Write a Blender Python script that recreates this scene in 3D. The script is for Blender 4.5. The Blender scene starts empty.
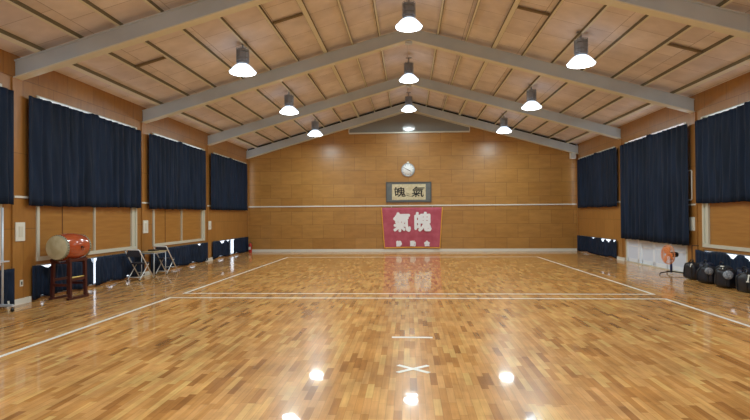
import bpy, bmesh, math, random
from mathutils import Vector, Matrix
random.seed(7)
S = bpy.context.scene
COL = S.collection
PI = math.pi
# ------------------------------------------------------------------ camera
F_PX, YAW, PITCH, ROLL, EYE = 528.93, .0633, .0103, -.0072, 1.6
cam_d = bpy.data.cameras.new('camera'); cam = bpy.data.objects.new('camera', cam_d); COL.objects.link(cam)
cam_d.sensor_width = 36; cam_d.lens = F_PX / 750 * 36; cam_d.clip_start = .05; cam_d.clip_end = 300
fwd = Vector((-math.sin(YAW) * math.cos(PITCH), math.cos(YAW) * math.cos(PITCH), math.sin(PITCH)))
rt = Vector((math.cos(YAW), math.sin(YAW), 0)); up = rt.cross(fwd)
r2 = math.cos(ROLL) * rt + math.sin(ROLL) * up; u2 = -math.sin(ROLL) * rt + math.cos(ROLL) * up
cam.matrix_world = Matrix(((r2.x, u2.x, -fwd.x, 0), (r2.y, u2.y, -fwd.y, 0), (r2.z, u2.z, -fwd.z, EYE), (0, 0, 0, 1)))
S.camera = cam
# ------------------------------------------------------------------ world, exposure
W = bpy.data.worlds.new('overcast_sky'); S.world = W; W.use_nodes = True
W.node_tree.nodes['Background'].inputs[0].default_value = (.80, .89, 1.0, 1)
W.node_tree.nodes['Background'].inputs[1].default_value = 2.4
S.view_settings.view_transform = 'Standard'; S.view_settings.look = 'None'
S.view_settings.gamma = 1; S.view_settings.exposure = 0.0; S.view_settings.use_curve_mapping = False
LAMP_W = 72.0
cy = S.cycles
cy.max_bounces = 8; cy.diffuse_bounces = 5; cy.glossy_bounces = 4; cy.sample_clamp_indirect = 6

# ------------------------------------------------------------------ room measures
XL, XR, YB, YN = -7.22, 7.30, 23.39, -5.4
XM = (XL + XR) / 2
BAY = 4.682
def post_y(k): return 23.386 - BAY * k
ZT, ZBM, ZAP = 4.51, 4.17, 6.56           # beam top / bottom at the wall, beam top at the ridge
SL = (ZAP - ZT) / ((XR - XL) / 2)
def roof_z(x): return ZAP - abs(x - XM) * SL
PLY = .10

# ------------------------------------------------------------------ helpers
def srgb(r, g, b):
    f = lambda c: (c / 255 / 12.92) if c / 255 <= .04045 else ((c / 255 + .055) / 1.055) ** 2.4
    return (f(r), f(g), f(b), 1)
def mat(name, col, rough=.5, metal=0, spec=.5, emit=0, ecol=None, coat=0):
    m = bpy.data.materials.new(name); m.use_nodes = True
    b = m.node_tree.nodes['Principled BSDF']
    b.inputs['Base Color'].default_value = col; b.inputs['Roughness'].default_value = rough
    b.inputs['Metallic'].default_value = metal; b.inputs['Specular IOR Level'].default_value = spec
    b.inputs['Coat Weight'].default_value = coat
    if emit:
        b.inputs['Emission Color'].default_value = ecol or col; b.inputs['Emission Strength'].default_value = emit
    return m
def nt(m): return m.node_tree.nodes, m.node_tree.links, m.node_tree.nodes['Principled BSDF']
def noise_col(m, c1, c2, scale=4, detail=3, stretch=(1, 1, 1), lo=.35, hi=.65):
    N, L, b = nt(m)
    tc = N.new('ShaderNodeTexCoord'); mp = N.new('ShaderNodeMapping'); mp.inputs['Scale'].default_value = stretch
    nz = N.new('ShaderNodeTexNoise'); nz.inputs['Scale'].default_value = scale; nz.inputs['Detail'].default_value = detail
    rp = N.new('ShaderNodeValToRGB'); rp.color_ramp.elements[0].color = c1; rp.color_ramp.elements[1].color = c2
    rp.color_ramp.elements[0].position = lo; rp.color_ramp.elements[1].position = hi
    L.new(tc.outputs['Object'], mp.inputs[0]); L.new(mp.outputs[0], nz.inputs['Vector']); L.new(nz.outputs[0], rp.inputs[0])
    L.new(rp.outputs[0], b.inputs['Base Color']); return m

class MB:
    def __init__(s): s.bm = bmesh.new()
    def box(s, x0, x1, y0, y1, z0, z1, M=None):
        v = [s.bm.verts.new((x, y, z)) for x in (x0, x1) for y in (y0, y1) for z in (z0, z1)]
        if M is not None:
            for q in v: q.co = M @ q.co
        for f in ((0, 1, 3, 2), (4, 6, 7, 5), (0, 4, 5, 1), (2, 3, 7, 6), (0, 2, 6, 4), (1, 5, 7, 3)):
            s.bm.faces.new([v[i] for i in f])
        return s
    def bar(s, a, b, w, h, upv=(0, 0, 1)):      # rectangular bar between two points
        a, b = Vector(a), Vector(b); d = (b - a).normalized(); u = Vector(upv)
        sd = d.cross(u).normalized(); u = sd.cross(d)
        v = []
        for p in (a, b):
            for i, j in ((-1, -1), (1, -1), (1, 1), (-1, 1)): v.append(s.bm.verts.new(p + sd * i * w / 2 + u * j * h / 2))
        s.bm.faces.new(v[3::-1]); s.bm.faces.new(v[4:])
        for i in range(4): s.bm.faces.new((v[i], v[(i + 1) % 4], v[4 + (i + 1) % 4], v[4 + i]))
        return s
    def tube(s, pts, r, n=10, cap=True):
        pts = [Vector(p) for p in pts]; rings = []
        rr = r if isinstance(r, (list, tuple)) else [r] * len(pts)
        prev = None
        for i, p in enumerate(pts):
            d = (pts[min(i + 1, len(pts) - 1)] - pts[max(i - 1, 0)]).normalized()
            if prev is None:
                a = Vector((0, 0, 1)) if abs(d.z) < .9 else Vector((1, 0, 0))
                prev = d.cross(a).normalized()
            prev = (prev - d * prev.dot(d)).normalized(); q = d.cross(prev)
            rings.append([s.bm.verts.new(p + (prev * math.cos(2 * PI * k / n) + q * math.sin(2 * PI * k / n)) * rr[i]) for k in range(n)])
        for A, B in zip(rings, rings[1:]):
            for k in range(n): f = s.bm.faces.new((A[k], A[(k + 1) % n], B[(k + 1) % n], B[k])); f.smooth = True
        if cap: s.bm.faces.new(rings[0][::-1]); s.bm.faces.new(rings[-1])
        return s
    def lathe(s, prof, n=24, M=None, smooth=True):   # prof: (r, z) along the axis z
        M = M or Matrix(); rings = []
        for r, z in prof:
            if r < 1e-5: rings.append([s.bm.verts.new(M @ Vector((0, 0, z)))])
            else: rings.append([s.bm.verts.new(M @ Vector((r * math.cos(2 * PI * k / n), r * math.sin(2 * PI * k / n), z))) for k in range(n)])
        for A, B in zip(rings, rings[1:]):
            for k in range(n):
                a = [A[k % len(A)]]; c = [B[k % len(B)]]
                if len(A) > 1: a.append(A[(k + 1) % n])
                if len(B) > 1: c.insert(0, B[(k + 1) % n])
                q = a + c
                if len(q) >= 3: f = s.bm.faces.new(q); f.smooth = smooth
        return s
    def prism(s, poly, axis, a, b):              # polygon (two coords) extruded along axis
        def P(u, v, w): return {0: (w, u, v), 1: (u, w, v), 2: (u, v, w)}[axis]
        A = [s.bm.verts.new(P(u, v, a)) for u, v in poly]; B = [s.bm.verts.new(P(u, v, b)) for u, v in poly]
        s.bm.faces.new(A[::-1]); s.bm.faces.new(B); n = len(poly)
        for i in range(n): s.bm.faces.new((A[i], A[(i + 1) % n], B[(i + 1) % n], B[i]))
        return s
    def build(s, name, m, parent=None, loc=None, bevel=0):
        if bevel:
            bmesh.ops.bevel(s.bm, geom=s.bm.edges[:], offset=bevel, segments=2, affect='EDGES', clamp_overlap=True)
        bmesh.ops.recalc_face_normals(s.bm, faces=s.bm.faces[:])
        me = bpy.data.meshes.new(name); s.bm.to_mesh(me); s.bm.free()
        for q in (m if isinstance(m, (list, tuple)) else [m]): me.materials.append(q)
        o = bpy.data.objects.new(name, me); COL.objects.link(o)
        if parent is not None: o.parent = parent
        if loc is not None: o.location = loc
        return o
def tag(o, label=None, cat=None, group=None, kind=None):
    for k, v in (('label', label), ('category', cat), ('group', group), ('kind', kind)):
        if v: o[k] = v
    return o
def empty(name, loc, rz=0):
    o = bpy.data.objects.new(name, None); COL.objects.link(o); o.location = loc; o.rotation_euler[2] = rz
    o.empty_display_size = .1; return o
def struct(o): o['kind'] = 'structure'; return o
def kids(o): return [c for c in bpy.data.objects if c.parent == o]
def copy_tree(o, parent=None):
    c = o.copy(); COL.objects.link(c)
    if parent is not None: c.parent = parent
    for ch in kids(o): copy_tree(ch, c)
    return c

# ------------------------------------------------------------------ materials
def plywood(name, axes, bw, bh, c1, c2, seam, rough=.35, grain=(1, 1, 1), msize=.008, offset=.5, coat=0):
    """board-clad surface: axes picks two object axes, bw x bh is one board"""
    m = mat(name, c1, rough, coat=coat); N, L, b = nt(m)
    tc = N.new('ShaderNodeTexCoord'); sp = N.new('ShaderNodeSeparateXYZ'); cb = N.new('ShaderNodeCombineXYZ')
    L.new(tc.outputs['Object'], sp.inputs[0]); L.new(sp.outputs[axes[0]], cb.inputs[0]); L.new(sp.outputs[axes[1]], cb.inputs[1])
    br = N.new('ShaderNodeTexBrick'); br.offset = offset; br.inputs['Scale'].default_value = 1
    br.inputs['Brick Width'].default_value = bw; br.inputs['Row Height'].default_value = bh
    br.inputs['Mortar Size'].default_value = msize; br.inputs['Mortar Smooth'].default_value = .3
    br.inputs['Color1'].default_value = c1; br.inputs['Color2'].default_value = c2; br.inputs['Mortar'].default_value = seam
    L.new(cb.outputs[0], br.inputs['Vector'])
    mp = N.new('ShaderNodeMapping'); mp.inputs['Scale'].default_value = grain
    nz = N.new('ShaderNodeTexNoise'); nz.inputs['Scale'].default_value = 2.2; nz.inputs['Detail'].default_value = 6
    L.new(tc.outputs['Object'], mp.inputs[0]); L.new(mp.outputs[0], nz.inputs['Vector'])
    rp = N.new('ShaderNodeMapRange'); rp.inputs[1].default_value = .3; rp.inputs[2].default_value = .7
    rp.inputs[3].default_value = .88; rp.inputs[4].default_value = 1.09
    L.new(nz.outputs[0], rp.inputs[0])
    mx = N.new('ShaderNodeMix'); mx.data_type = 'RGBA'; mx.blend_type = 'MULTIPLY'; mx.inputs[0].default_value = 1
    L.new(br.outputs['Color'], mx.inputs[6]); L.new(rp.outputs[0], mx.inputs[7]); L.new(mx.outputs[2], b.inputs['Base Color'])
    return m
M_back = plywood('varnished_plywood_boards', (0, 2), .95, .60, srgb(178, 130, 68), srgb(168, 119, 58), srgb(136, 96, 50), .32, (1, 1, 4))
M_side = plywood('varnished_plywood_side', (1, 2), .90, 1.4, srgb(168, 118, 60), srgb(158, 108, 52), srgb(128, 88, 44), .3, (1, 5, 1))
M_ceil = plywood('ceiling_insulation_board', (1, 0), .92, 1.45, srgb(234, 228, 230), srgb(222, 214, 216), srgb(166, 156, 156), .85, (1, 1, 1), .006)
M_panel = noise_col(mat('brown_sliding_panel', srgb(180, 112, 50), .3), srgb(158, 108, 50), srgb(172, 122, 60), 3, 4, (1, .4, 5))
M_grey = noise_col(mat('grey_painted_steel', srgb(180, 188, 188), .45), srgb(192, 204, 214), srgb(202, 213, 222), 1.5)
M_flange = mat('pale_flange', srgb(226, 228, 216), .4)  # lower beam flanges, paler than the grey web
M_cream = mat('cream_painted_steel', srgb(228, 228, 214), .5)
M_cside = mat('shaded_purlin_side', srgb(120, 112, 86), .7)  # purlin sides coloured darker to stand for their shade
M_white = mat('white_paint', srgb(226, 224, 214), .4)
M_frame = mat('offwhite_aluminium', srgb(208, 206, 190), .35, .1)
M_line = noise_col(mat('white_court_tape', srgb(238, 236, 228), .3), srgb(225, 222, 212), srgb(244, 242, 236), 9)
M_dark = mat('gap_shade_black', srgb(14, 13, 14), .9)
M_navy = noise_col(mat('navy_blackout_cloth', srgb(22, 32, 54), .75, spec=.25), srgb(15, 28, 46), srgb(23, 38, 62), 3, 2, (1, 1, .3))
M_black = mat('black_plastic', srgb(22, 22, 24), .4)
M_chrome = mat('bright_chrome_tube', srgb(240, 243, 246), .35, .25)
M_alu = mat('brushed_aluminium', srgb(206, 216, 228), .4, .4)
M_door = noise_col(mat('pale_painted_door', srgb(232, 238, 248), .35), srgb(226, 232, 244), srgb(238, 242, 250), 1.2)
def frosted():
    m = bpy.data.materials.new('frosted_pane'); m.use_nodes = True; N, L = m.node_tree.nodes, m.node_tree.links
    N.remove(N['Principled BSDF']); out = N['Material Output']
    t = N.new('ShaderNodeBsdfTransparent'); d = N.new('ShaderNodeBsdfTranslucent'); mx = N.new('ShaderNodeMixShader')
    g = N.new('ShaderNodeBsdfGlossy'); g.inputs['Roughness'].default_value = .1; m2 = N.new('ShaderNodeMixShader')
    mx.inputs[0].default_value = .3; L.new(t.outputs[0], mx.inputs[1]); L.new(d.outputs[0], mx.inputs[2])
    m2.inputs[0].default_value = .06; L.new(mx.outputs[0], m2.inputs[1]); L.new(g.outputs[0], m2.inputs[2])
    L.new(m2.outputs[0], out.inputs[0]); return m
M_glass = frosted()
def wood_floor():
    m = mat('varnished_strip_floor', (.5, .3, .1, 1), .26, spec=.2); N, L, b = nt(m)
    b.inputs['Coat Weight'].default_value = .5; b.inputs['Coat Roughness'].default_value = .045
    def mth(op, a, c=None):
        n = N.new('ShaderNodeMath'); n.operation = op
        for i, v in enumerate((a, c)):
            if v is None: continue
            if isinstance(v, (int, float)): n.inputs[i].default_value = v
            else: L.new(v, n.inputs[i])
        return n.outputs[0]
    tc = N.new('ShaderNodeTexCoord'); sp = N.new('ShaderNodeSeparateXYZ'); L.new(tc.outputs['Object'], sp.inputs[0])
    u = mth('DIVIDE', sp.outputs[0], .066); col = mth('FLOOR', u)
    w1 = N.new('ShaderNodeTexWhiteNoise'); w1.noise_dimensions = '1D'; L.new(col, w1.inputs['W'])
    v = mth('ADD', mth('DIVIDE', sp.outputs[1], .38), mth('MULTIPLY', w1.outputs['Value'], 7.3)); row = mth('FLOOR', v)
    cb = N.new('ShaderNodeCombineXYZ'); L.new(col, cb.inputs[0]); L.new(row, cb.inputs[1])
    w2 = N.new('ShaderNodeTexWhiteNoise'); w2.noise_dimensions = '2D'; L.new(cb.outputs[0], w2.inputs['Vector'])
    rp = N.new('ShaderNodeValToRGB'); e = rp.color_ramp.elements
    e[0].position = 0; e[0].color = srgb(160, 106, 54); e[1].position = 1; e[1].color = srgb(222, 178, 108)
    for p, c in ((.08, srgb(184, 126, 66)), (.25, srgb(200, 142, 78)), (.6, srgb(212, 156, 94)), (.85, srgb(220, 166, 98))):
        q = e.new(p); q.color = c
    L.new(w2.outputs['Value'], rp.inputs[0])
    mp = N.new('ShaderNodeMapping'); mp.inputs['Scale'].default_value = (18, 1.2, 1); L.new(tc.outputs['Object'], mp.inputs[0])
    nz = N.new('ShaderNodeTexNoise'); nz.inputs['Scale'].default_value = 1.6; nz.inputs['Detail'].default_value = 5; L.new(mp.outputs[0], nz.inputs['Vector'])
    g = N.new('ShaderNodeMapRange'); g.inputs[1].default_value = .3; g.inputs[2].default_value = .7; g.inputs[3].default_value = .84; g.inputs[4].default_value = 1.12
    L.new(nz.outputs[0], g.inputs[0])
    fr = mth('FRACT', u); fv = mth('FRACT', v)
    ed = mth('MINIMUM', fr, mth('SUBTRACT', 1, fr)); ev = mth('MINIMUM', fv, mth('SUBTRACT', 1, fv))
    s1 = mth('GREATER_THAN', ed, .03); s2 = mth('GREATER_THAN', ev, .006); sm = mth('MULTIPLY', s1, s2)
    sh = mth('ADD', mth('MULTIPLY', sm, .26), .74); tot = mth('MULTIPLY', sh, g.outputs[0])
    n3 = N.new('ShaderNodeTexNoise'); n3.inputs['Scale'].default_value = 1.5; n3.inputs['Detail'].default_value = 4; n3.inputs['Roughness'].default_value = .65; L.new(tc.outputs['Object'], n3.inputs['Vector'])
    g3 = N.new('ShaderNodeMapRange'); g3.inputs[1].default_value = .35; g3.inputs[2].default_value = .65; g3.inputs[3].default_value = .80; g3.inputs[4].default_value = 1.12
    L.new(n3.outputs[0], g3.inputs[0]); tot = mth('MULTIPLY', tot, g3.outputs[0])
    mx = N.new('ShaderNodeMix'); mx.data_type = 'RGBA'; mx.blend_type = 'MULTIPLY'; mx.inputs[0].default_value = 1
    L.new(rp.outputs[0], mx.inputs[6]); L.new(tot, mx.inputs[7]); L.new(mx.outputs[2], b.inputs['Base Color'])
    # slight waviness of the varnish
    n2 = N.new('ShaderNodeTexNoise'); n2.inputs['Scale'].default_value = 5; n2.inputs['Detail'].default_value = 2; L.new(tc.outputs['Object'], n2.inputs['Vector'])
    hh = mth('MULTIPLY', n2.outputs[0], .6)
    bp = N.new('ShaderNodeBump'); bp.inputs['Strength'].default_value = .10; bp.inputs['Distance'].default_value = .01
    L.new(hh, bp.inputs['Height']); L.new(bp.outputs[0], b.inputs['Normal']); L.new(bp.outputs[0], b.inputs['Coat Normal'])
    return m
M_floor = wood_floor()

# ------------------------------------------------------------------ floor, ceiling, walls
T = .15
struct(MB().box(XL - T, XR + T, YN - T, YB + T, -.12, 0).build('floor', M_floor))
c = MB()
c.prism([(XL - T, roof_z(XL - T) + PLY), (XM, ZAP + PLY), (XR + T, roof_z(XR + T) + PLY), (XR + T, roof_z(XR + T) + PLY + .12), (XM, ZAP + PLY + .12), (XL - T, roof_z(XL - T) + PLY + .12)], 1, YN - T, YB + T)
struct(c.build('ceiling', M_ceil))
# far wall: clad up to the top edge of the last beam, a black strip above it standing in for the shaded gap
poly = [(XL, 0), (XR, 0), (XR, ZT - .03), (XM, ZAP - .03), (XL, ZT - .03)]
struct(MB().prism(poly, 1, YB, YB + T).build('wall_back', M_back))
v_ = [(XL, ZT - .03), (XM, ZAP - .03), (XR, ZT - .03), (XR, ZT + PLY), (XM, ZAP + PLY), (XL, ZT + PLY)]
struct(MB().prism(v_, 1, YB + .02, YB + T).build('trim_gable_shade', M_dark))

Z1, Z2 = 1.95, 3.985         # upper window opening
L1, L2 = .05, .69           # low vent opening
def side_wall(name, x, sgn, door_k=None):
    m = MB(); x0, x1 = sorted((x, x + sgn * T))
    top = ZT + PLY
    ends = [YB] + [post_y(k) for k in range(1, 7)] + [YN]
    for k in range(0, 6):
        ya, yb = post_y(k + 1), min(post_y(k), YB)
        if door_k == k:      # bay with sliding doors
            m.box(x0, x1, ya, ya + .36, 0, top); m.box(x0, x1, yb - .36, yb, 0, top)
            m.box(x0, x1, ya + .36, yb - .36, 4.0, top); continue
        if k > (3 if sgn < 0 else 2): m.box(x0, x1, ya, yb, 0, top); continue      # plain clad bays behind the camera
        m.box(x0, x1, ya, ya + .49, 0, top); m.box(x0, x1, yb - .40 if k else yb - .25, yb, 0, top)
        y1 = yb - .40 if k else yb - .25
        m.box(x0, x1, ya + .49, y1, 0, L1); m.box(x0, x1, ya + .49, y1, L2, .80)
        m.box(x0, x1, ya + .49, y1, .80, Z1) if k == 0 else m.box(x0 + (.04 if sgn > 0 else 0), x1 - (0 if sgn > 0 else .04), ya + .49, y1, .80, Z1)
        m.box(x0, x1, ya + .49, y1, Z2, top)
    m.box(x0, x1, YN, post_y(6), 0, top)
    return struct(m.build(name, M_side))
side_wall('wall_left', XL, -1); side_wall('wall_right', XR, 1, 1)
# near wall behind the camera, with two unseen glazed doorways added for daylight fill
nw = MB(); top = ZAP + PLY
nw.prism([(XL - T, 2.6), (XR + T, 2.6), (XR + T, roof_z(XR + T) + PLY), (XM, top), (XL - T, roof_z(XL - T) + PLY)], 1, YN - T, YN)
for a, b_ in ((XL - T, -5.2), (-1.6, 1.6), (5.2, XR + T)): nw.box(a, b_, YN - T, YN, 0, 2.6)
struct(nw.build('wall_front', M_back))
for i, (a, b_) in enumerate(((-5.2, -1.6), (1.6, 5.2))):
    d = empty('door_%d' % (2 + i), (0, 0, 0)); struct(d)
    f = MB()
    for q in range(5): xx = a + (b_ - a) * q / 4; f.box(xx - .03, xx + .03, YN - .1, YN - .04, 0, 2.6)
    f.box(a, b_, YN - .098, YN - .042, 0, .1); f.box(a, b_, YN - .098, YN - .042, 2.5, 2.6)
    f.build('door_frame', M_frame, d)
    MB().box(a, b_, YN - .075, YN - .065, .05, 2.55).build('pane', M_glass, d)
# pilasters
n = 0
for side, x, s in (('left', XL, 1), ('right', XR, -1)):
    for k in range(0, 6):
        y = post_y(k); y0, y1 = (y - .15, y + .15) if k else (YB - .1, YB)
        xa, xb = sorted((x, x + s * (.03 if k else .02))); n += 1
        struct(MB().box(xa, xb, y0, y1, 0, ZBM).build('trim_%d' % n, M_side))
        if k and not (side == 'right' and k in (0,)):
            xa, xb = sorted((x, x + s * .045)); n += 1
            struct(MB().box(xa, xb, y0 - .16, y1 + .16, 0, .11).build('trim_%d' % n, M_white))
struct(MB().box(XL + .05, XR - .05, YB - .02, YB, 0, .115).build('baseboard_back', M_white))
n += 1; struct(MB().box(XL + .04, XR - .04, YB - .03, YB, 2.0, 2.05).build('trim_%d' % n, M_white))
for (x, s, y0, y1, z) in ((XL, 1, 9.22, 9.7, 1.97), (XL, 1, 13.86, 14.4, 1.97), (XL, 1, 18.5, 18.98, 1.97), (XR, -1, 18.6, 19.1, 1.99), (XR, -1, 13.9, 14.5, 1.80)):
    n += 1; xa, xb = sorted((x + s * .028, x + s * .045)); struct(MB().box(xa, xb, y0, y1, z, z + .04).build('trim_%d' % n, M_white))

# ------------------------------------------------------------------ windows
wn = 0
def window_unit(x, s, k):
    """tall frame: brown sliding panels below, glass above; a low vent window under it"""
    global wn
    ya, yb = post_y(k + 1) + .49, (post_y(k) - .40 if k else YB - .25)
    wn += 1; w = empty('window_%d' % wn, (x, (ya + yb) / 2, .8)); struct(w)
    h = (yb - ya) / 2
    p = lambda a, b_: sorted((-s * a, -s * b_))
    if k == 0:
        f = MB(); f.box(*p(-.02, .04), -h, h, Z1 - .8, Z1 - .76).box(*p(-.02, .04), -h, h, Z2 - .84, Z2 - .8).box(*p(-.02, .04), -h, -h + .05, Z1 - .76, Z2 - .84).box(*p(-.02, .04), h - .05, h, Z1 - .76, Z2 - .84).box(*p(-.02, .04), -.02, .02, Z1 - .76, Z2 - .84)
        f.build('window_frame', M_frame, w)
    else:
        f = MB()
        xa, xb = p(-.03, .04)
        f.box(xa, xb, -h, h, -.04, .04); f.box(xa, xb, -h, h, Z2 - .8 - .02, Z2 - .8)
        xa, xb = p(-.031, .041); zt = Z2 - .82
        f.box(xa, xb, -h + .001, -h + .07, .04, zt); f.box(xa, xb, h - .27, h - .19, .04, zt); f.box(xa, xb, h - .07, h - .001, .04, zt)
        f.box(p(.0, .04)[0], p(.0, .04)[1], h - .19, h - .07, .04, zt)
        xa, xb = p(-.029, .039)
        f.box(xa, xb, -.02, .02, .04, zt); xa, xb = p(-.027, .037); f.box(xa, xb, -h + .07, h - .07, Z1 - .8 - .03, Z1 - .8 + .03)
        f.build('window_frame', M_frame, w)
        xa, xb = p(.012, .03)
        for a, b_ in ((-h + .07, -h + .80), (-h + .80, -.02), (.02, h - .27)):
            MB().box(xa, xb, a, b_, .04, Z1 - .83).build('panel', M_panel, w)
        xa, xb = p(.028, .032) if 0 else p(.004, .014)
        MB().box(xa, xb, -h + .79, -h + .81, .04, Z1 - .83).build('panel_edge', mat('panel_edge_dark', srgb(92, 54, 26), .5), w)
    xa, xb = p(.07, .08)
    MB().box(xa, xb, -h, h, Z1 - .8, Z2 - .8).build('pane', M_glass, w)
    wn += 1; w = empty('window_%d' % wn, (x, (ya + yb) / 2, L1)); struct(w)
    f = MB(); xa, xb = p(.02, .09); H = L2 - L1
    f.box(xa, xb, -h, h, 0, .03); f.box(xa, xb, -h, h, H - .03, H)
    for y in (-h, -.02, h - .04): f.box(xa, xb, y, y + .04, .03, H - .03)
    f.build('window_frame', M_alu, w)
    xa, xb = p(.05, .056); MB().box(xa, xb, -h, h, .01, H - .01).build('pane', M_glass, w)
for k in range(0, 6):
    if k < 4: window_unit(XL, 1, k)
    if k not in (1,) and k < 3: window_unit(XR, -1, k)
# sliding doors in the second bay on the right
d = empty('door_1', (XR, 16.36, 0)); struct(d)
ya, yb = 14.38 - 16.36, 18.34 - 16.36
f = MB(); f.box(0, .12, ya, ya + .08, 0, 4.0); f.box(0, .12, yb - .08, yb, 0, 4.0); f.box(.002, .118, ya + .08, yb - .08, 2.12, 2.2); f.box(-.01, .12, ya, yb, 0, .028)
f.build('door_frame', M_frame, d)
ww = (yb - ya - .16) / 4
for q in range(4):
    a = ya + .08 + ww * q; xx = .02 if q % 2 else .06
    lf = MB().box(xx, xx + .03, a + .1, a + ww - .1, .1, 2.1).build('door_panel', mat('door_infill_%d' % q, srgb(216, 225, 242), .3), d)
    g = MB(); g.box(xx - .008, xx + .035, a, a + .12, .03, 2.12); g.box(xx - .008, xx + .035, a + ww - .12, a + ww, .03, 2.12)
    g.box(xx - .008, xx + .035, a + .08, a + ww - .08, .03, .14); g.box(xx - .008, xx + .035, a + .08, a + ww - .08, 2.02, 2.12); g.box(xx - .008, xx + .035, a + .08, a + ww - .08, .52, .56)
    g.build('stile', M_door, lf)
MB().box(.06, .07, ya, yb, 2.2, 4.0).build('pane', M_glass, d)

# ------------------------------------------------------------------ steel beams and purlins
ords = ['against the far wall', 'second from the far wall', 'third from the far wall', 'cut off by the upper corners, nearest in view', 'right above the camera, out of view']
def beam(k):
    y = post_y(k) - (.13 if k == 0 else 0); b = empty('roof_beam', (XM, y, 0))
    for s, nm in ((-1, 'left'), (1, 'right')):
        hw = (XR - XL) / 2 - .005; z0 = ZAP; z1 = ZT; dp = ZT - ZBM
        def band(top_off, bot_off, w, name, m):
            mb = MB(); mb.prism([(0, z0 - top_off), (s * hw, z1 - top_off), (s * hw, z1 - bot_off), (0, z0 - bot_off)], 1, -w / 2, w / 2); return mb.build(name, m, b)
        band(.0, .022, .17, 'upper_flange', M_grey); band(.022, dp - .022, .11, 'web', M_grey); band(dp - .022, dp, .22, 'lower_flange', M_flange)
    mb = MB(); mb.box(-.09, .09, -.075, .075, ZAP - .42, ZAP - .36); mb.build('splice_plate', M_grey, b)
    return b
for k in range(0, 5):
    tag(beam(k), 'grey painted steel rafter beam ' + ords[k], 'roof beam', 'grey steel roof beams')
PUR = (.76, 1.49, 2.21, 2.97, 3.74, 4.50, 5.27, 6.03, 6.80)
cnt = ['first', 'second', 'third', 'fourth', 'fifth', 'sixth', 'seventh', 'eighth', 'ninth']
for s, nm in ((-1, 'left'), (1, 'right')):
    for i in range(9):
        dx = PUR[i]; x = XM + s * dx; w = .10 if i in (2, 8) else .045
        z = roof_z(x); a = math.atan(SL) * s
        M = Matrix.Rotation(a, 4, 'Y'); L_ = YB - .02 - YN
        r = empty('roof_purlin', (x, YN, z))
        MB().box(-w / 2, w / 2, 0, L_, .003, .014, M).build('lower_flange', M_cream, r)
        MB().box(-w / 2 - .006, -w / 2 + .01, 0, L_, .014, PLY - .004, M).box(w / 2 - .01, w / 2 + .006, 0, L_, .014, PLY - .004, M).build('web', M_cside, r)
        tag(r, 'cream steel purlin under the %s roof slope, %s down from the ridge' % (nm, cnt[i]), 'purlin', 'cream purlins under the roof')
# short blocking pieces between purlins
for j, (s, i, y, where) in enumerate(((-1, 6, 11.27, 'low on the left slope over the left curtains'), (-1, 2, 11.27, 'left slope, beside the ridge row lamps'), (1, 2, 11.27, 'right slope, beside the ridge row lamps'), (1, 6, 11.27, 'low on the right slope over the right curtains'))):
    xa = XM + s * (PUR[i] + .03); xb = XM + s * (PUR[i + 1] - .03)
    za, zb = roof_z(xa) + .055, roof_z(xb) + .055
    tag(MB().bar((xa, y, za), (xb, y, zb), .045, .05).build('ceiling_strut', mat('weathered_strut_%d' % j, srgb(132, 118, 92), .6)), 'short dark strut between two purlins, ' + where, 'strut', 'short struts between purlins')
# gable panel
gp = empty('gable_panel', (XM, YB - .01, 5.27))
hw, hs = 2.64, .26
GZ = 5.27
def under(x): return roof_z(XM + x) - (ZT - ZBM) - GZ - .005
MB().prism([(-hw, 0), (hw, 0), (hw, under(hw)), (0, under(0)), (-hw, under(-hw))], 1, -.03, 0).build('panel_face', mat('glossy_grey_board', srgb(132, 132, 128), .09, spec=.6), gp)
f = MB(); f.box(-hw - .02, hw + .02, -.05, 0, -.05, 0.01)
for s in (-1, 1):
    f.box(min(s * hw, s * (hw + .03)), max(s * hw, s * (hw + .03)), -.05, 0, 0, under(hw))
    f.bar((s * hw, -.04, under(hw) - .02), (0, -.04, under(0) - .02), .03, .045)
f.build('panel_border', M_frame, gp)
tag(gp, 'grey glossy triangular gable panel with pale border under the ridge on the far wall', 'panel')

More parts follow.
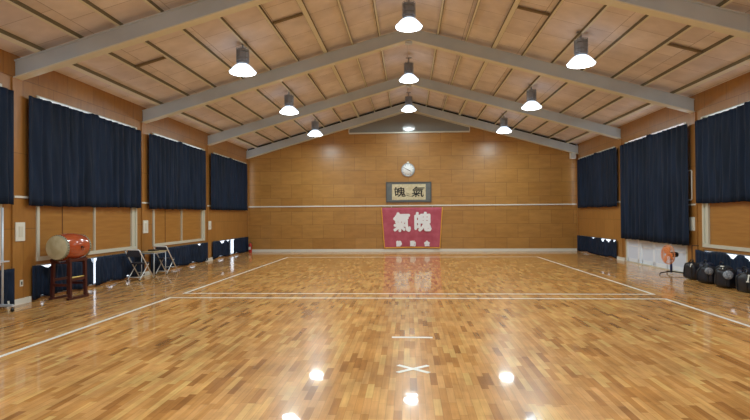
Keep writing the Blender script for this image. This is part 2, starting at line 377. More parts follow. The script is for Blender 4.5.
# ------------------------------------------------------------------ lamps
M_lens = mat('lamp_glow', (1, 1, 1, 1), .5, emit=9, ecol=(.93, .98, 1, 1))
M_dome = bpy.data.materials.new('prismatic_dome'); M_dome.use_nodes = True
_N, _L, _b = nt(M_dome)
_b.inputs['Base Color'].default_value = srgb(200, 208, 214); _b.inputs['Roughness'].default_value = .25
_b.inputs['Emission Color'].default_value = (.75, .88, 1, 1); _b.inputs['Emission Strength'].default_value = 1.5
M_gear = mat('grey_ballast_housing', srgb(150, 156, 166), .5, .2)
def make_lamp():
    r = empty('pendant_lamp', (0, 0, 0))           # origin at the lens
    MB().lathe([(0, -.045), (.10, -.04), (.20, -.022), (.285, .005), (.29, .02), (.28, .03), (0, .03)], 28).build('lens', M_lens, r)
    MB().lathe([(.292, .03), (.305, .03), (.27, .07), (.22, .13), (.165, .18), (.12, .205), (.115, .205), (.155, .17), (.21, .12), (.26, .06), (.292, .03)], 28).build('dome_shade', M_dome, r)
    MB().lathe([(0, .2), (.11, .2), (.13, .22), (.13, .26), (.10, .27), (0, .27)], 20).build('neck', M_gear, r)
    b = MB()
    for i in range(4): b.lathe([(0, .28 + i * .07), (.135, .28 + i * .07), (.135, .335 + i * .07), (.115, .345 + i * .07), (0, .345 + i * .07)], 16, smooth=False)
    bh = b.build('ballast_housing', M_gear, r)
    g = MB()
    for q in range(8):
        a = q * PI / 4; g.tube([(.145 * math.cos(a), .145 * math.sin(a), .25), (.145 * math.cos(a), .145 * math.sin(a), .57)], .006, 6)
    for z in (.27, .41, .56):
        g.tube([(.145 * math.cos(t * PI / 8), .145 * math.sin(t * PI / 8), z) for t in range(17)], .005, 6, False)
    g.build('wire_cage', M_gear, bh)
    MB().tube([(0, 0, .56), (0, 0, .72)], .02).box(-.09, .09, -.035, .035, .715, .73).build('hanger', M_gear, r)
    ld = bpy.data.lights.new('lamp_light', 'AREA'); ld.shape = 'DISK'; ld.size = .50; ld.energy = LAMP_W; ld.color = (.80, .97, 1.0); ld.spread = PI
    lo = bpy.data.objects.new('lamp_light', ld); COL.objects.link(lo); lo.parent = r; lo.location = (0, 0, -.05)
    return r
lamp0 = make_lamp(); first = True
rows = (('left', XM - 3.79, 4.86), ('ridge', XM, 5.79), ('right', XM + 3.76, 4.86))
pos = ['nearest in view', 'second in view', 'farthest, near the far wall']
for nm, x, z in rows:
    for j in range(5, -1, -1):
        y = 21.2 - 4.69 * j
        o = lamp0 if first else copy_tree(lamp0)
        first = False; o.location = (x, y, z)
        if j <= 2: lb = 'glowing round high-bay lamp hanging in the %s row, %s' % (nm, pos[2 - j])
        else: lb = 'round high-bay lamp of the %s row, out of view number %s from the far wall' % (nm, cnt[j])
        tag(o, lb, 'lamp', 'high-bay lamps under the roof')

# ------------------------------------------------------------------ curtains
def curtain(name, x, s, y0, y1, z0, z1, label, group, sags=(), lifts=(), seed=0, amp=.042, pitch=.27, off=.12, pulls=()):
    """pleated cloth hanging along a side wall; sags=(y, width, depth) droop the top, lifts raise the hem"""
    R = random.Random(seed); nu = max(24, int((y1 - y0) / .022)); nv = 14 if z1 - z0 > 1 else 8
    ph = R.random() * 6; L = y1 - y0; cy_ = (y0 + y1) / 2
    warp = [R.uniform(-1, 1) for _ in range(24)]
    bm = bmesh.new(); grid = []
    for i in range(nu + 1):
        t = i / nu; y = y0 + L * t
        w = warp[int(t * 22)] * (1 - (t * 22) % 1) + warp[int(t * 22) + 1] * ((t * 22) % 1)
        zt_ = z1; zb_ = z0 + .012 * w
        for (sy, sw, sd) in sags: zt_ -= sd * math.exp(-((y - sy) / sw) ** 2)
        for (sy, sw, sd) in lifts: zb_ += sd * math.exp(-((y - sy) / sw) ** 2)
        colm = []
        for j in range(nv + 1):
            v = j / nv; z = zt_ + (zb_ - zt_) * v
            a = amp * (.55 + .6 * v) * (1 + .4 * w)
            d_ = (a * math.sin(2 * PI * (y - y0) / pitch + ph + 1.3 * w) + .012 * math.sin(9 * v + 5 * w)) * min(1, (y - y0) / .09, (y1 - y) / .09)
            yy = y
            for (py, pw) in pulls:     # cloth drawn aside at py
                q = math.exp(-((y - py) / .5) ** 2) * (.3 + .7 * math.sin(PI * min(1, v * 1.1)))
                yy += pw * q * (1 if y > py else -1)
            colm.append(bm.verts.new((s * (off + d_), yy - cy_, z - z0)))
        grid.append(colm)
    for A, B in zip(grid, grid[1:]):
        for j in range(nv): f = bm.faces.new((A[j], A[j + 1], B[j + 1], B[j])); f.smooth = True
    me = bpy.data.meshes.new(name); bm.to_mesh(me); bm.free(); me.materials.append(M_navy)
    o = bpy.data.objects.new(name, me); COL.objects.link(o); o.location = (x, cy_, z0)
    md = o.modifiers.new('thickness', 'SOLIDIFY'); md.thickness = .006; md.offset = 0
    return tag(o, label, 'curtain', group)
GU, GL = 'tall navy curtains over the side windows', 'short navy curtains over the floor-level windows'
def pair(x, s, y0, y1, z0, z1, sd, who, **k):
    m = (y0 + y1) / 2
    zt = z1
    curtain('window_curtain', x, s, y0, m, z0, zt, 'navy blackout curtain %s, nearer half' % who, GU, seed=sd, sags=((m - .05, .15, -.04), (y0 + .1, .2, .01)), **k)
    curtain('window_curtain', x, s, m, y1, z0 + .01, zt, 'navy blackout curtain %s, farther half' % who, GU, seed=sd + 1, sags=((m + .05, .15, -.04), (y1 - .1, .2, .01)), **k)
CT = 3.91
pair(XL, 1, 5.0, 9.10, 1.84, CT, 11, 'on the left wall at the photo edge')
pair(XL, 1, 9.48, 13.66, 1.83, CT, 21, 'on the left wall above the red drum')
pair(XL, 1, 14.09, 18.17, 1.83, CT, 31, 'on the left wall above the folding chairs')
pair(XL, 1, 18.66, 22.95, 1.85, CT, 41, 'on the left wall by the far corner')
pair(XR, -1, 9.48, 13.72, 1.83, CT, 51, 'on the right wall above the black bags')
pair(XR, -1, 14.02, 18.36, .765, CT, 61, 'hanging long before the pale doors on the right', off=.15)
pair(XR, -1, 18.74, 23.0, 1.85, CT, 71, 'on the right wall by the far corner')
def low(x, s, y0, y1, who, sd, sags=(), lifts=(), **k):
    curtain('vent_curtain', x, s, y0, y1, .03, .685, 'short navy curtain at floor level, ' + who, GL, sags=sags, lifts=lifts, seed=sd, amp=.018, pitch=.13, off=.055, **k)
low(XL, 1, 5.1, 9.2, 'left wall, behind the whiteboard caster foot', 1)
low(XL, 1, 9.66, 11.60, 'left wall behind the drum stand', 2, ((10.1, .16, .07), (11.6, .06, .12)), ((9.95, .1, .07), (10.6, .3, .06), (11.5, .15, .07)))
low(XL, 1, 11.70, 13.95, 'left wall between drum stand and folding chairs', 3, ((11.7, .06, .1), (13.55, .15, .05)), ((13.1, .12, .10), (12.3, .3, .06)))
low(XL, 1, 14.3, 18.5, 'left wall behind the small table', 4, ((14.8, .2, .04), (17.74, .15, .07)), ((16.0, .5, .06), (17.2, .3, .07)))
low(XL, 1, 18.97, 20.85, 'left wall last bay, beside the white gap', 5, ((19.97, .2, .12), (20.6, .15, .08)), ((19.8, .4, .08),))
low(XL, 1, 21.28, 23.28, 'left wall last bay, bunched up against the far corner', 6, ((21.3, .1, .05),), ((21.6, .3, .08),))
low(XR, -1, 19.0, 23.3, 'right wall beside the far corner', 7, ((21.3, .12, .06), (20.3, .15, .12), (19.75, .18, .12), (19.2, .1, .08)), ((22.2, .5, .04), (19.5, .3, .04)))
low(XR, -1, 9.66, 13.9, 'right wall behind the heap of black bags', 8, ((12.35, .14, .12), (11.75, .14, .12), (13.4, .3, .03)))

# ------------------------------------------------------------------ writing
_fc = {}
def text_mesh(name, body, size, M, m, parent=None, extrude=.002, bold=0, loc=(0, 0, 0)):
    cu = bpy.data.curves.new(name, 'FONT'); cu.body = body; cu.size = size; cu.extrude = extrude
    cu.align_x = 'CENTER'; cu.align_y = 'CENTER'; cu.resolution_u = 3
    t = bpy.data.objects.new(name, cu); COL.objects.link(t)
    bpy.context.view_layer.update()
    me = bpy.data.meshes.new_from_object(t.evaluated_get(bpy.context.evaluated_depsgraph_get()))
    bpy.data.objects.remove(t); bpy.data.curves.remove(cu)
    me.materials.clear(); me.materials.append(m)
    if bold:
        bm = bmesh.new()
        for q in range(9):
            n0 = len(bm.verts); bm.from_mesh(me); bm.verts.ensure_lookup_table()
            dx, dy = (0, 0) if q == 8 else (bold * math.cos(q * PI / 4), bold * math.sin(q * PI / 4))
            for v in bm.verts[n0:]: v.co.x += dx; v.co.y += dy; v.co.z += q * .0002
        bm.to_mesh(me); bm.free()
    xs = [v.co.x for v in me.vertices]; ys = [v.co.y for v in me.vertices]
    if xs:
        c_ = Vector(((min(xs) + max(xs)) / 2, (min(ys) + max(ys)) / 2, 0))
        for v in me.vertices: v.co = v.co - c_
    me.transform(M)
    o = bpy.data.objects.new(name, me); COL.objects.link(o); o.parent = parent; o.location = loc
    return o
FACE = Matrix.Rotation(PI / 2, 4, 'X')            # lettering standing upright, facing -y
# ------------------------------------------------------------------ banner, scroll, clock on the far wall
M_red = noise_col(mat('faded_crimson_cloth', srgb(186, 70, 92), .8, spec=.2), srgb(176, 82, 98), srgb(192, 98, 114), 3)
M_gold = mat('golden_braid', srgb(222, 160, 62), .7)
bn = empty('banner', (.145, YB - .045, .14))
def banner_pt(u, v):     # u -1..1, v 0..1 upward; the sides narrow towards the bottom
    hw = 1.235 + (1.365 - 1.235) * v
    return u * hw, -.012 * math.sin(u * 9 + 2 * v) - .004 * math.sin(u * 23), v * 1.80 + .012 * math.cos(u * PI) * (1 - v)
def cloth(us, vs, m, name, parent, dy=0):
    bm = bmesh.new(); g = []
    for u in us: g.append([bm.verts.new((banner_pt(u, v)[0], banner_pt(u, v)[1] + dy, banner_pt(u, v)[2])) for v in vs])
    for A, B in zip(g, g[1:]):
        for j in range(len(vs) - 1): f = bm.faces.new((A[j], B[j], B[j + 1], A[j + 1])); f.smooth = True
    me = bpy.data.meshes.new(name); bm.to_mesh(me); bm.free(); me.materials.append(m)
    o = bpy.data.objects.new(name, me); COL.objects.link(o); o.parent = parent
    md = o.modifiers.new('thickness', 'SOLIDIFY'); md.thickness = .004; md.offset = 0; return o
lin = lambda a, b_, n_: [a + (b_ - a) * i / n_ for i in range(n_ + 1)]
cloth(lin(-1, 1, 60), lin(0, 1, 16), M_red, 'cloth', bn)
cloth(lin(-1, -.965, 2), lin(0, 1, 16), M_gold, 'left_braid', bn, -.006)
cloth(lin(.965, 1, 2), lin(0, 1, 16), M_gold, 'right_braid', bn, -.006)
cloth(lin(-1, 1, 60), lin(0, .035, 2), M_gold, 'bottom_braid', bn, -.006)
M_ink = mat('white_dyed_lettering', srgb(240, 240, 244), .8)
M_halo = mat('pale_grey_outline', srgb(150, 130, 150), .8)
for ch, cx_, cz_, sz in (('氣', -.44, 1.16, .78), ('魄', .48, 1.17, .78)):
    text_mesh('character', ch, sz, Matrix.Diagonal((1, 1, 1.12, 1)) @ FACE, M_ink, bn, .003, .034, (cx_, -.03, cz_))
for ch, cx_ in (('静', -.575), ('動', .035), ('会', .65)):
    text_mesh('small_character', ch, .25, FACE, M_ink, bn, .003, .016, (cx_, -.03, .215))
for s in (-1, 1): MB().tube([(s * .9, 0, 1.78), (s * .9, .02, 1.86), (s * .9, .035, 1.88)], .008, 6).build('hanging_cord', M_white, bn)
tag(bn, 'crimson cloth banner with white brush characters and gold edge, hung low on the far wall', 'banner')

sc = empty('framed_calligraphy', (.01, YB - .005, 2.17))
fr_m = mat('charcoal_frame', srgb(84, 84, 82), .5)
f = MB(); W2, H2 = 1.0, .90
f.box(-W2, W2, -.045, -.002, 0, .05); f.box(-W2, W2, -.045, -.002, H2 - .05, H2); f.box(-W2, -W2 + .05, -.045, -.002, .05, H2 - .05); f.box(W2 - .05, W2, -.045, -.002, .05, H2 - .05)
f.build('frame', fr_m, sc)
MB().box(-W2 + .05, W2 - .05, -.03, -.002, .05, H2 - .05).build('mount', noise_col(mat('slate_mount', srgb(104, 108, 108), .7), srgb(98, 104, 106), srgb(112, 114, 112), 5), sc)
MB().box(-.73, .75, -.036, -.03, .11, .80).build('paper', noise_col(mat('aged_paper', srgb(208, 196, 160), .8), srgb(198, 184, 148), srgb(216, 206, 174), 12), sc)
M_sumi = mat('black_ink', srgb(34, 30, 28), .7)
sk = Matrix(((1.15, 0, .18, 0), (0, 1, 0, 0), (0, 0, .98, 0), (0, 0, 0, 1)))
text_mesh('character', '氣', .50, sk @ FACE, M_sumi, sc, .001, .007, (.42, -.038, .46))
text_mesh('character', '魄', .46, Matrix(((1.1, 0, -.12, 0), (0, 1, 0, 0), (0, 0, 1, 0), (0, 0, 0, 1))) @ FACE, M_sumi, sc, .001, .007, (-.38, -.038, .46))
t_ = MB(); t_.tube([(-.10, -.038, .36), (-.02, -.038, .38), (.04, -.038, .35)], [.006, .014, .004], 6); t_.tube([(-.16, -.038, .27), (-.05, -.038, .30), (.10, -.038, .25)], [.005, .016, .005], 6)
t_.build('brush_tail', M_sumi, sc)
tag(sc, 'wide calligraphy scroll in dark grey mount, hung under the clock on the far wall', 'framed calligraphy')

ck = empty('wall_clock', (-.01, YB, 3.60)); RX = Matrix.Rotation(PI / 2, 4, 'X')
MB().lathe([(0, .0), (.285, .0), (.30, .02), (.30, .05), (.285, .062), (.262, .062), (.258, .045), (0, .045)], 40, RX).build('case', mat('clock_case_grey', srgb(176, 182, 188), .3, .3), ck)
MB().lathe([(0, .046), (.256, .046), (.256, .05), (0, .05)], 40, RX).build('dial', mat('clock_dial', srgb(250, 252, 252), .4), ck)
tk = MB()
for i in range(12):
    a = i * PI / 6; tk.box(-.007, .007, -.053, -.05, .20, .24 if i % 3 else .245, Matrix.Rotation(a, 4, 'Y'))
tk.build('hour_marks', M_black, ck)
MB().box(-.012, .012, -.058, -.054, -.03, .14, Matrix.Rotation(math.radians(118), 4, 'Y')).build('hour_hand', M_black, ck)
MB().box(-.008, .008, -.062, -.058, -.04, .20, Matrix.Rotation(math.radians(-62), 4, 'Y')).build('minute_hand', M_black, ck)
MB().box(-.05, .05, -.05, 0, .285, .36).build('hanging_tab', M_white, ck, bevel=.008)
tag(ck, 'round white wall clock with pale grey rim high on the far wall', 'clock')

# small speaker under the last beam, right corner
sp = empty('wall_speaker', (7.08, YB, 3.98))
MB().box(-.12, .12, -.20, -.04, 0, .26).build('cabinet', M_white, sp, bevel=.015)
MB().box(-.10, .10, -.207, -.199, .02, .24).build('grille', mat('speaker_grille', srgb(190, 190, 184), .7), sp)
MB().box(-.03, .03, -.05, 0, .08, .18).build('bracket', M_grey, sp)
tag(sp, 'small white box speaker in the upper right corner of the far wall', 'speaker')
# conduit on the right wall
cd = MB().tube([(0, 14.42, 2.62), (0, 14.42, 2.68), (0, 14.34, 2.70), (0, 14.2, 2.70), (0, 14.16, 2.68), (0, 14.16, 1.98), (0, 14.18, 1.95), (0, 14.22, 1.94), (0, 14.55, 1.94)], .016, 8)
tag(cd.build('cable_conduit', M_white, None, (XR - .05, -.13, 0)), 'white bent cable conduit on the pilaster between the two nearer right curtains', 'conduit')

# ------------------------------------------------------------------ switch panels and outlet
def switch_panel(x, s, y, z, w, h, label, rows_=1):
    p = empty('switch_panel', (x, y, z))
    xa, xb = sorted((0, s * .022)); MB().box(xa, xb, -w / 2, w / 2, 0, h).build('cover_plate', M_white, p, bevel=.006)
    xa, xb = sorted((s * .02, s * .032))
    for r in range(rows_):
        for c_ in (0,):
            MB().box(xa, xb, -w * .2, w * .2, h * (r + .22) / rows_, h * (r + .78) / rows_).build('rocker', mat('rocker_ivory', srgb(214, 210, 196), .35), p)
    tag(p, label, 'switch panel', 'white switch panels on the pilasters')
switch_panel(XL + .03, 1, 9.36, 1.17, .24, .35, 'white switch panel on the left pilaster left of the drum')
switch_panel(XL + .03, 1, 14.04, 1.16, .27, .35, 'white switch panel on the left pilaster above the folding chairs')
switch_panel(XL + .03, 1, 18.72, 1.13, .25, .31, 'white switch panel on the farthest left pilaster')
switch_panel(XR - .03, -1, 14.06, 1.15, .25, .35, 'white switch panel on the right pilaster near the orange fan')
ot = empty('wall_outlet', (XL + .03, 9.40, .33))
MB().box(0, .012, -.04, .04, 0, .12).build('cover_plate', M_white, ot, bevel=.004)
MB().box(.011, .014, -.015, .015, .03, .09).build('socket', M_black, ot)
tag(ot, 'small white wall outlet low on the pilaster left of the drum', 'outlet')

# ------------------------------------------------------------------ court markings
def line(m, a, b_, w=.06, z=.002):
    a, b_ = Vector((*a, z)), Vector((*b_, z)); m.bar(a, b_, w, .003)
m = MB(); a, b_ = -4.72, 4.78
line(m, (a - .03, 10.22), (b_ + .03, 10.22)); line(m, (a, 10.19), (a, -3.5)); line(m, (b_, 10.19), (b_, -3.5))
tag(m.build('court_outline', M_line), 'white tape outline of the nearer court square, around the X mark', 'floor marking')
m = MB(); a, b_ = -4.69, 4.82
line(m, (a - .03, 10.80), (b_ + .03, 10.80)); line(m, (a, 10.83), (a, 20.22)); line(m, (b_, 10.83), (b_, 20.22)); line(m, (a - .03, 20.25), (b_ + .03, 20.25))
tag(m.build('court_outline', M_line), 'white tape outline of the farther court square, before the banner', 'floor marking')
m = MB(); line(m, (-.23, 6.95), (.30, 6.95), .065)
tag(m.build('starting_line', M_line), 'short white starting line taped on the floor beyond the X mark', 'floor marking')
m = MB(); line(m, (-.125, 5.40), (.195, 5.66), .05); line(m, (.195, 5.40), (-.125, 5.66), .05, .0022)
tag(m.build('center_mark', M_line), 'white tape X marking the middle of the nearer court', 'floor marking')

# ------------------------------------------------------------------ taiko drum on its stand
M_lacq = noise_col(mat('orange_red_lacquer', srgb(186, 70, 32), .16, coat=.5), srgb(158, 64, 30), srgb(178, 80, 44), 4, 3, (1, 1, 1))
M_skin = noise_col(mat('raw_drum_skin', srgb(196, 186, 150), .6), srgb(184, 174, 138), srgb(206, 198, 166), 6)
M_rim = mat('skin_rim_grey', srgb(150, 146, 122), .6)
M_stand = mat('dark_red_stand_wood', srgb(70, 28, 24), .35)
DX, DY = -6.74, 10.12; ZC = 1.02
dr = empty('taiko_drum', (DX, DY, ZC), math.radians(-5)); RY = Matrix.Rotation(PI / 2, 4, 'X')   # axis z -> -y
Lh, R0, R1 = .34, .225, .275
prof = [(R0 + (R1 - R0) * (1 - (z / Lh) ** 2), z) for z in lin(-Lh, Lh, 16)]
MB().lathe([(0, -Lh)] + prof + [(0, Lh)], 36, RY).build('body', M_lacq, dr)
for e in (1, -1):
    h = MB().lathe([(0, e * (Lh + .012)), (R0 - .01, e * (Lh + .012)), (R0 + .004, e * (Lh + .004))], 36, RY).build('drum_head', M_skin, dr)
    MB().lathe([(R0 + .003, e * (Lh + .008)), (R0 + .012, e * (Lh - .01)), (R0 + .019, e * (Lh - .055)), (R0 + .006, e * (Lh - .055))], 36, RY).build('skin_edge', M_rim, h)
    st = MB()
    for i in range(30):
        a = i * 2 * PI / 30; Mx = RY @ Matrix.Translation((0, 0, 0)) @ Matrix.Rotation(a, 4, 'Z') @ Matrix.Translation((R0 + .017, 0, e * (Lh - .035))) @ Matrix.Rotation(PI / 2, 4, 'Y')
        st.lathe([(.011, -.003), (.009, .006), (0, .009)], 6, Mx)
    st.build('studs', M_black, h)
tag(dr, 'orange-red lacquered barrel drum with pale skin head lying on a dark stand', 'drum')
MB().tube([(R1 + .0, 0, 0), (R1 + .02, 0, 0)], .02, 8).build('ring_plate', M_black, dr)
MB().tube([(R1 + .025, .035 * math.sin(t * PI / 8), -.03 + .035 * math.cos(t * PI / 8)) for t in range(17)], .005, 6, False).build('ring_handle', M_black, dr)
ds = empty('drum_stand', (DX, DY, 0), math.radians(-5))
zs = .765
for sx in (-1, 1):
    for sy in (-1, 1):
        MB().bar((sx * .19, sy * .22, .03), (sx * .175, sy * .21, zs), .055, .055, (0, 1, 0)).build('leg', M_stand, ds)
for sx in (-1, 1):
    MB().box(sx * .19 - .03, sx * .19 + .03, -.29, .29, 0, .045).build('foot', M_stand, ds, bevel=.008)
    MB().box(sx * .18 - .02, sx * .18 + .02, -.21, .21, .36, .41).build('side_rail', M_stand, ds)
    MB().box(sx * .18 - .03, sx * .18 + .03, -.26, .26, zs - .03, zs + .03).build('top_rail', M_stand, ds, bevel=.006)
for sy in (-1, 1):
    MB().box(-.17, .17, sy * .215 - .018, sy * .215 + .018, .26, .31).build('cross_rail', M_stand, ds)
    p = [(-.19, zs + .0), (.19, zs + .0), (.19, zs + .075), (.12, zs + .02), (0, zs - .0 + .003), (-.12, zs + .02), (-.19, zs + .075)]
    MB().prism([(-.19, zs - .06), (.19, zs - .06), (.19, zs + .055), (.10, zs - .022), (0, zs - .05), (-.10, zs - .022), (-.19, zs + .055)], 1, sy * .22 - .02, sy * .22 + .02).build('cradle', M_stand, ds)
tag(ds, 'dark red-brown wooden stand carrying the barrel drum by the left wall', 'drum stand')
sd_ = MB().tube([(0, -.21, 0), (0, .21, 0)], [.016, .013], 10).build('drumstick', mat('pale_stick_wood', srgb(222, 196, 110), .5), None, (DX + .178, DY - .02, .426))
sd_.rotation_euler[2] = math.radians(-4)
tag(sd_, 'pale yellow wooden drumstick lying on the side rail of the drum stand', 'drumstick')

# ------------------------------------------------------------------ folding chairs and small table
M_seat = mat('dark_vinyl', srgb(38, 40, 52), .5)
def make_chair():
    """faces +y; the long tubes run from the back top (-y) down to the front feet (+y)"""
    r = empty('folding_chair', (0, 0, 0)); w = .185
    for sx in (-1, 1):
        lg = MB().tube([(sx * w, -.34, .76), (sx * w, -.30, .70), (sx * w, .36, .02)], .015, 10).build('long_leg', M_chrome, r)
        MB().lathe([(0, 0), (.019, 0), (.019, .03), (.014, .04), (0, .04)], 10, Matrix.Translation((sx * w, .375, 0))).build('rubber_foot', M_black, lg)
        lg = MB().tube([(sx * (w - .03), .16, .40), (sx * (w - .03), -.30, .02)], .011, 10).build('cross_leg', M_chrome, r)
        MB().lathe([(0, 0), (.018, 0), (.018, .03), (0, .035)], 10, Matrix.Translation((sx * (w - .03), -.31, 0))).build('rubber_foot', M_black, lg)
    MB().tube([(-w, -.34, .76), (-w + .03, -.352, .785), (w - .03, -.352, .785), (w, -.34, .76)], .015, 10).build('top_tube', M_chrome, r)
    MB().tube([(-w, .22, .165), (w, .22, .165)], .009, 8).build('stretcher', M_chrome, r)
    MB().tube([(-w + .03, -.22, .087), (w - .03, -.22, .087)], .009, 8).build('stretcher', M_chrome, r)
    MB().box(-w + .01, w - .01, -.16, .20, .405, .44).build('seat', M_seat, r, bevel=.012)
    Mx = Matrix.Translation((0, -.285, .685)) @ Matrix.Rotation(math.radians(-38), 4, 'X')
    MB().box(-w + .012, w - .012, -.02, .012, -.10, .09, Mx).build('backrest', M_seat, r, bevel=.008)
    return r
c0 = make_chair(); c0.location = (-6.87, 13.12, 0)
tag(c0, 'folding chair of chrome tube with dark seat, nearer one, left of the small table', 'chair', 'folding chairs by the left wall')
c1 = copy_tree(c0); c1.location = (-6.87, 14.60, 0)
tag(c1, 'folding chair of chrome tube with dark seat, farther one, right of the small table', 'chair', 'folding chairs by the left wall')
tb = empty('side_table', (-6.86, 13.86, 0))
MB().box(-.2, .2, -.36, .36, .66, .685).build('tabletop', mat('pale_laminate', srgb(176, 164, 130), .4), tb, bevel=.004)
MB().box(-.18, .18, -.34, .34, .63, .66).build('apron', M_alu, tb)
for sx in (-.17, .17):
    for sy in (-.33, .33): MB().tube([(sx, sy, 0), (sx, sy, .64)], .011, 8).build('leg', M_alu, tb)
tag(tb, 'small pale-topped table with thin metal legs between the two folding chairs', 'table')
bx_ = MB().box(-.10, .10, -.14, .14, 0, .035).build('black_case', M_black, None, (-6.93, 14.0, .685), bevel=.008)
tag(bx_, 'small flat black case lying on the pale table', 'case')
# ------------------------------------------------------------------ fire extinguisher in the far left corner
fe = empty('fire_extinguisher', (-6.98, 22.95, 0))
MB().lathe([(0, 0), (.07, 0), (.075, .01), (.075, .33), (.065, .38), (.03, .42), (.025, .44), (0, .44)], 20).build('cylinder_body', mat('extinguisher_red', srgb(190, 52, 42), .3), fe)
MB().box(-.02, .02, -.09, .03, .44, .46).box(-.015, .015, -.10, .03, .475, .49).build('lever', M_black, fe)
MB().tube([(.02, 0, .45), (.09, -.02, .44), (.10, -.03, .32), (.085, -.03, .16)], .009, 8).build('hose', M_black, fe)
MB().box(-.05, .05, -.079, -.07, .14, .26).build('label_plate', M_white, fe)
tag(fe, 'small red fire extinguisher in the far left corner', 'fire extinguisher')

# ------------------------------------------------------------------ whiteboard stand at the left edge
wb = empty('whiteboard', (-6.93, 7.72, 0))
for sy in (-.9, .9):
    MB().tube([(0, sy, .12), (0, sy, 1.78)], .02, 10).build('post', M_alu, wb)
    ft = MB().box(-.2, .2, sy - .025, sy + .025, .085, .13).build('foot', M_alu, wb, bevel=.008)
    for sx in (-.18, .18):
        MB().lathe([(0, -.012), (.03, -.012), (.034, 0), (.03, .012), (0, .012)], 14, Matrix.Translation((sx, sy, .034)) @ Matrix.Rotation(PI / 2, 4, 'Y')).tube([(sx, sy, .06), (sx, sy, .09)], .012, 8).build('caster', M_black, ft)
MB().box(-.012, .012, -.78, .78, .88, 1.76).build('board', M_white, wb)
MB().box(.012, .09, -.86, .95, .85, .87).build('tray', M_alu, wb)
tag(wb, 'rolling whiteboard on a silver post with caster foot, cut off by the left edge', 'whiteboard')

# ------------------------------------------------------------------ orange fan
M_or = mat('orange_fan_plastic', srgb(244, 148, 78), .35)
FX, FY = 6.78, 14.3
fn = empty('floor_fan', (FX, FY, 0))
hd = Matrix.Translation((0, 0, .52)) @ Matrix.Rotation(math.radians(9), 4, 'Z') @ Matrix.Rotation(-PI / 2, 4, 'Y')   # local z -> facing the room
bl = MB()
for q in range(3):
    for i in range(1):
        Mq = hd @ Matrix.Rotation(q * 2 * PI / 3 + .3, 4, 'Z')
        g = []
        for r_ in lin(.04, .215, 6):
            wd = .05 + .12 * math.sin(min(1, (r_ - .02) / .2) * PI * .62); row = []
            for t in lin(-1, 1, 6):
                ang = t * wd / max(r_, .08) * .62
                row.append(Mq @ Vector((r_ * math.cos(ang), r_ * math.sin(ang), .02 + t * .035 + .01 * (1 - t * t))))
            g.append([bl.bm.verts.new(p_) for p_ in row])
        for A, B in zip(g, g[1:]):
            for j in range(6): f_ = bl.bm.faces.new((A[j], B[j], B[j + 1], A[j + 1])); f_.smooth = True
blo = bl.build('blades', M_or, fn); md = blo.modifiers.new('t', 'SOLIDIFY'); md.thickness = .004
MB().lathe([(0, .06), (.03, .055), (.045, .03), (.045, -.01), (0, -.01)], 18, hd).build('hub', M_or, fn)
gd = MB()
for rr, z in ((.245, .0), (.245, .02), (.235, .055), (.19, .075), (.14, .085), (.09, .09), (.05, .09)):
    gd.tube([hd @ Vector((rr * math.cos(t * PI / 16), rr * math.sin(t * PI / 16), z)) for t in range(33)], .0045 if rr < .24 else .007, 6, False)
for q in range(28):
    a = q * 2 * PI / 28
    gd.tube([hd @ Vector((r_ * math.cos(a), r_ * math.sin(a), z)) for r_, z in ((.245, .0), (.235, .055), (.19, .075), (.05, .09))], .003, 5)
    gd.tube([hd @ Vector((r_ * math.cos(a), r_ * math.sin(a), z)) for r_, z in ((.245, .0), (.225, -.045), (.10, -.07))], .003, 5)
gd.build('wire_guard', mat('orange_wire', srgb(236, 160, 112), .35), fn)
MB().lathe([(0, -.25), (.05, -.245), (.068, -.22), (.07, -.06), (.05, -.03), (0, -.03)], 18, hd).build('motor', M_black, fn)
MB().tube([(.075, .033, .46), (.075, .033, .05)], .017, 10).tube([(.075, .033, .30), (.075, .033, .10)], .028, 10).build('pole', mat('navy_pole', srgb(30, 50, 110), .35), fn)
MB().tube([(.075, .033, .44), (.09, .04, .50)], .03, 10).build('tilt_joint', M_black, fn)
bs = MB()
for q in range(3):
    a = math.radians(200 + 120 * q); bs.tube([(.075, .033, .08), (.075 + .12 * math.cos(a), .033 + .12 * math.sin(a), .075), (.075 + .34 * math.cos(a), .033 + .34 * math.sin(a), .055), (.075 + .38 * math.cos(a), .033 + .38 * math.sin(a), .014)], .014, 8)
bs.build('tripod_base', M_black, fn)
tag(fn, 'orange-bladed floor fan on a low dark tripod before the pale doors', 'fan')
# thin hooked pole next to the fan
hp = MB().tube([(0, 0, .02), (0, 0, .76), (0, -.03, .80), (.0, -.30, .80)], .010, 8).lathe([(0, 0), (.09, 0), (.09, .015), (.02, .025), (0, .025)], 20)
tag(hp.build('hooked_pole', M_black, None, (7.06, 13.70, 0)), 'thin black pole with bent top standing between fan and bags', 'pole')

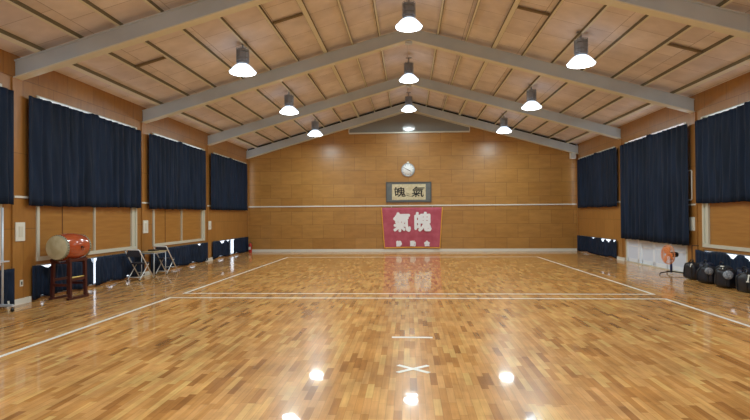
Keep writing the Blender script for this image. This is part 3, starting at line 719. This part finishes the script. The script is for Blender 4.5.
# ------------------------------------------------------------------ bags along the right wall
M_bag = noise_col(mat('black_nylon', srgb(20, 22, 30), .5), srgb(16, 18, 26), srgb(28, 31, 44), 7)
M_bag2 = noise_col(mat('navy_nylon', srgb(24, 34, 66), .5), srgb(15, 22, 44), srgb(24, 35, 66), 7)
M_mesh = noise_col(mat('grey_mesh_patch', srgb(120, 124, 134), .6), srgb(84, 88, 100), srgb(150, 154, 162), 40)
def bag(x, y, lx, ly, lz, rz, m, label, patch=None, mark=None, seed=0, lean=0, e=.55):
    R = random.Random(seed); r = empty('sports_bag', (x, y, 0), rz)
    bm = bmesh.new(); nu, nv = 28, 14; g = []
    sg = lambda v, p: math.copysign(abs(v) ** p, v)
    o1, o2, o3 = R.random() * 6, R.random() * 6, R.random() * 6
    def surf(th, ph, k=1):
        cx_, cy_ = sg(math.cos(ph), e) * sg(math.cos(th), e), sg(math.cos(ph), e) * sg(math.sin(th), e); cz_ = sg(math.sin(ph), e)
        d = 1 + .07 * math.sin(3 * th + o1 + 2 * ph) + .05 * math.sin(5 * ph + o2 + 2 * th) + .03 * math.sin(7 * th + o3)
        z = lz / 2 * (1 + cz_ * (d if cz_ > 0 else 1)) + .002
        return Vector((cx_ * lx / 2 * d * k + lean * z, cy_ * ly / 2 * d * k, z))
    for j in range(nv + 1):
        ph = -PI / 2 + PI * j / nv
        g.append([bm.verts.new(surf(2 * PI * i / nu, ph)) for i in range(nu)])
    for A, B in zip(g, g[1:]):
        for i in range(nu): f_ = bm.faces.new((A[i], A[(i + 1) % nu], B[(i + 1) % nu], B[i])); f_.smooth = True
    bmesh.ops.remove_doubles(bm, verts=bm.verts[:], dist=.0005); bmesh.ops.recalc_face_normals(bm, faces=bm.faces[:])
    me = bpy.data.meshes.new('body'); bm.to_mesh(me); bm.free(); me.materials.append(m)
    o = bpy.data.objects.new('body', me); COL.objects.link(o); o.parent = r
    # straps
    for th in (PI - .5, PI + .5):
        MB().tube([surf(th, t, 1.03) + Vector((0, 0, .004)) for t in lin(-1.0, 1.45, 10)], .011, 6).build('strap', M_black, r)
    MB().tube([surf(PI, 1.35) + Vector((.0, -.07, .0)), surf(PI, 1.45) + Vector((0, -.05, .06)), surf(PI, 1.45) + Vector((0, .05, .06)), surf(PI, 1.35) + Vector((0, .07, 0))], .011, 8).build('handle', M_black, r)
    def decal(th, ph, w, h, name, mm, kind):
        c_ = surf(th, ph); nrm = (surf(th, ph + .05) - surf(th, ph - .05)).cross(surf(th + .05, ph) - surf(th - .05, ph)).normalized()
        if nrm.dot(c_ - Vector((lean * lz / 2, 0, lz / 2))) < 0: nrm = -nrm
        q = nrm.to_track_quat('Z', 'Y').to_matrix().to_4x4(); Mx = Matrix.Translation(c_ + nrm * .006) @ q
        d_ = MB()
        if kind == 'disc': d_.lathe([(0, .02), (w * .6, .016), (w, .0), (w, -.02), (0, -.02)], 22, Mx)
        else:
            for (a0, b0, a1, b1) in kind: d_.bar(Mx @ Vector((a0 * w, b0 * h, .004)), Mx @ Vector((a1 * w, b1 * h, .004)), .022, .012, nrm)
        d_.build(name, mm, r)
    if patch: decal(patch[0], patch[1], patch[2], 0, 'round_patch', M_mesh, 'disc')
    if mark: decal(mark[0], mark[1], mark[2], mark[2] * 1.3, 'white_mark', M_white, mark[3])
    return tag(r, label, 'bag', 'sports bags along the right wall')
K1 = ((-.5, .8, .5, .8), (.5, .8, -.1, .1), (-.5, .1, .5, .1), (.1, .1, -.5, -.8), (-.5, -.8, .4, -.8))
K2 = ((-.3, .9, .3, .9), (0, .9, 0, -.8), (-.4, -.8, .4, -.8))
K3 = ((-.5, .5, .5, .7), (0, .9, 0, -.5))
bag(6.88, 13.25, .36, .42, .40, .1, M_bag, 'black sports bag at the end of the heap beside the fan', mark=(PI + .45, .5, .05, K3), seed=1)
bag(6.97, 12.88, .28, .36, .44, -.05, M_bag2, 'tall navy bag standing behind the first grey-patched bag', seed=2, lean=.04)
bag(6.80, 12.52, .32, .40, .37, .3, M_bag, 'black bag with a round grey patch, next to the bag beside the fan', patch=(PI + .7, .35, .085), seed=3)
bag(6.95, 12.16, .28, .36, .43, .0, M_bag, 'black bag with a bold white mark in the middle of the heap', mark=(PI + .55, .45, .075, K1), seed=4)
bag(6.78, 11.80, .33, .40, .38, .35, M_bag, 'black bag with a large round grey patch at the middle front of the heap', patch=(PI + .75, .3, .095), seed=5)
bag(6.97, 11.44, .28, .36, .44, .0, M_bag2, 'navy bag leaning on the low curtain behind the patched bags', seed=6, lean=.04)
bag(6.80, 11.08, .33, .40, .38, .15, M_bag, 'black bag with a narrow white mark near the right edge of the photo', mark=(PI + .75, .3, .06, K2), seed=7)
bag(6.93, 10.66, .36, .46, .50, .0, M_bag2, 'navy bag cut off by the right edge of the photo', seed=8)
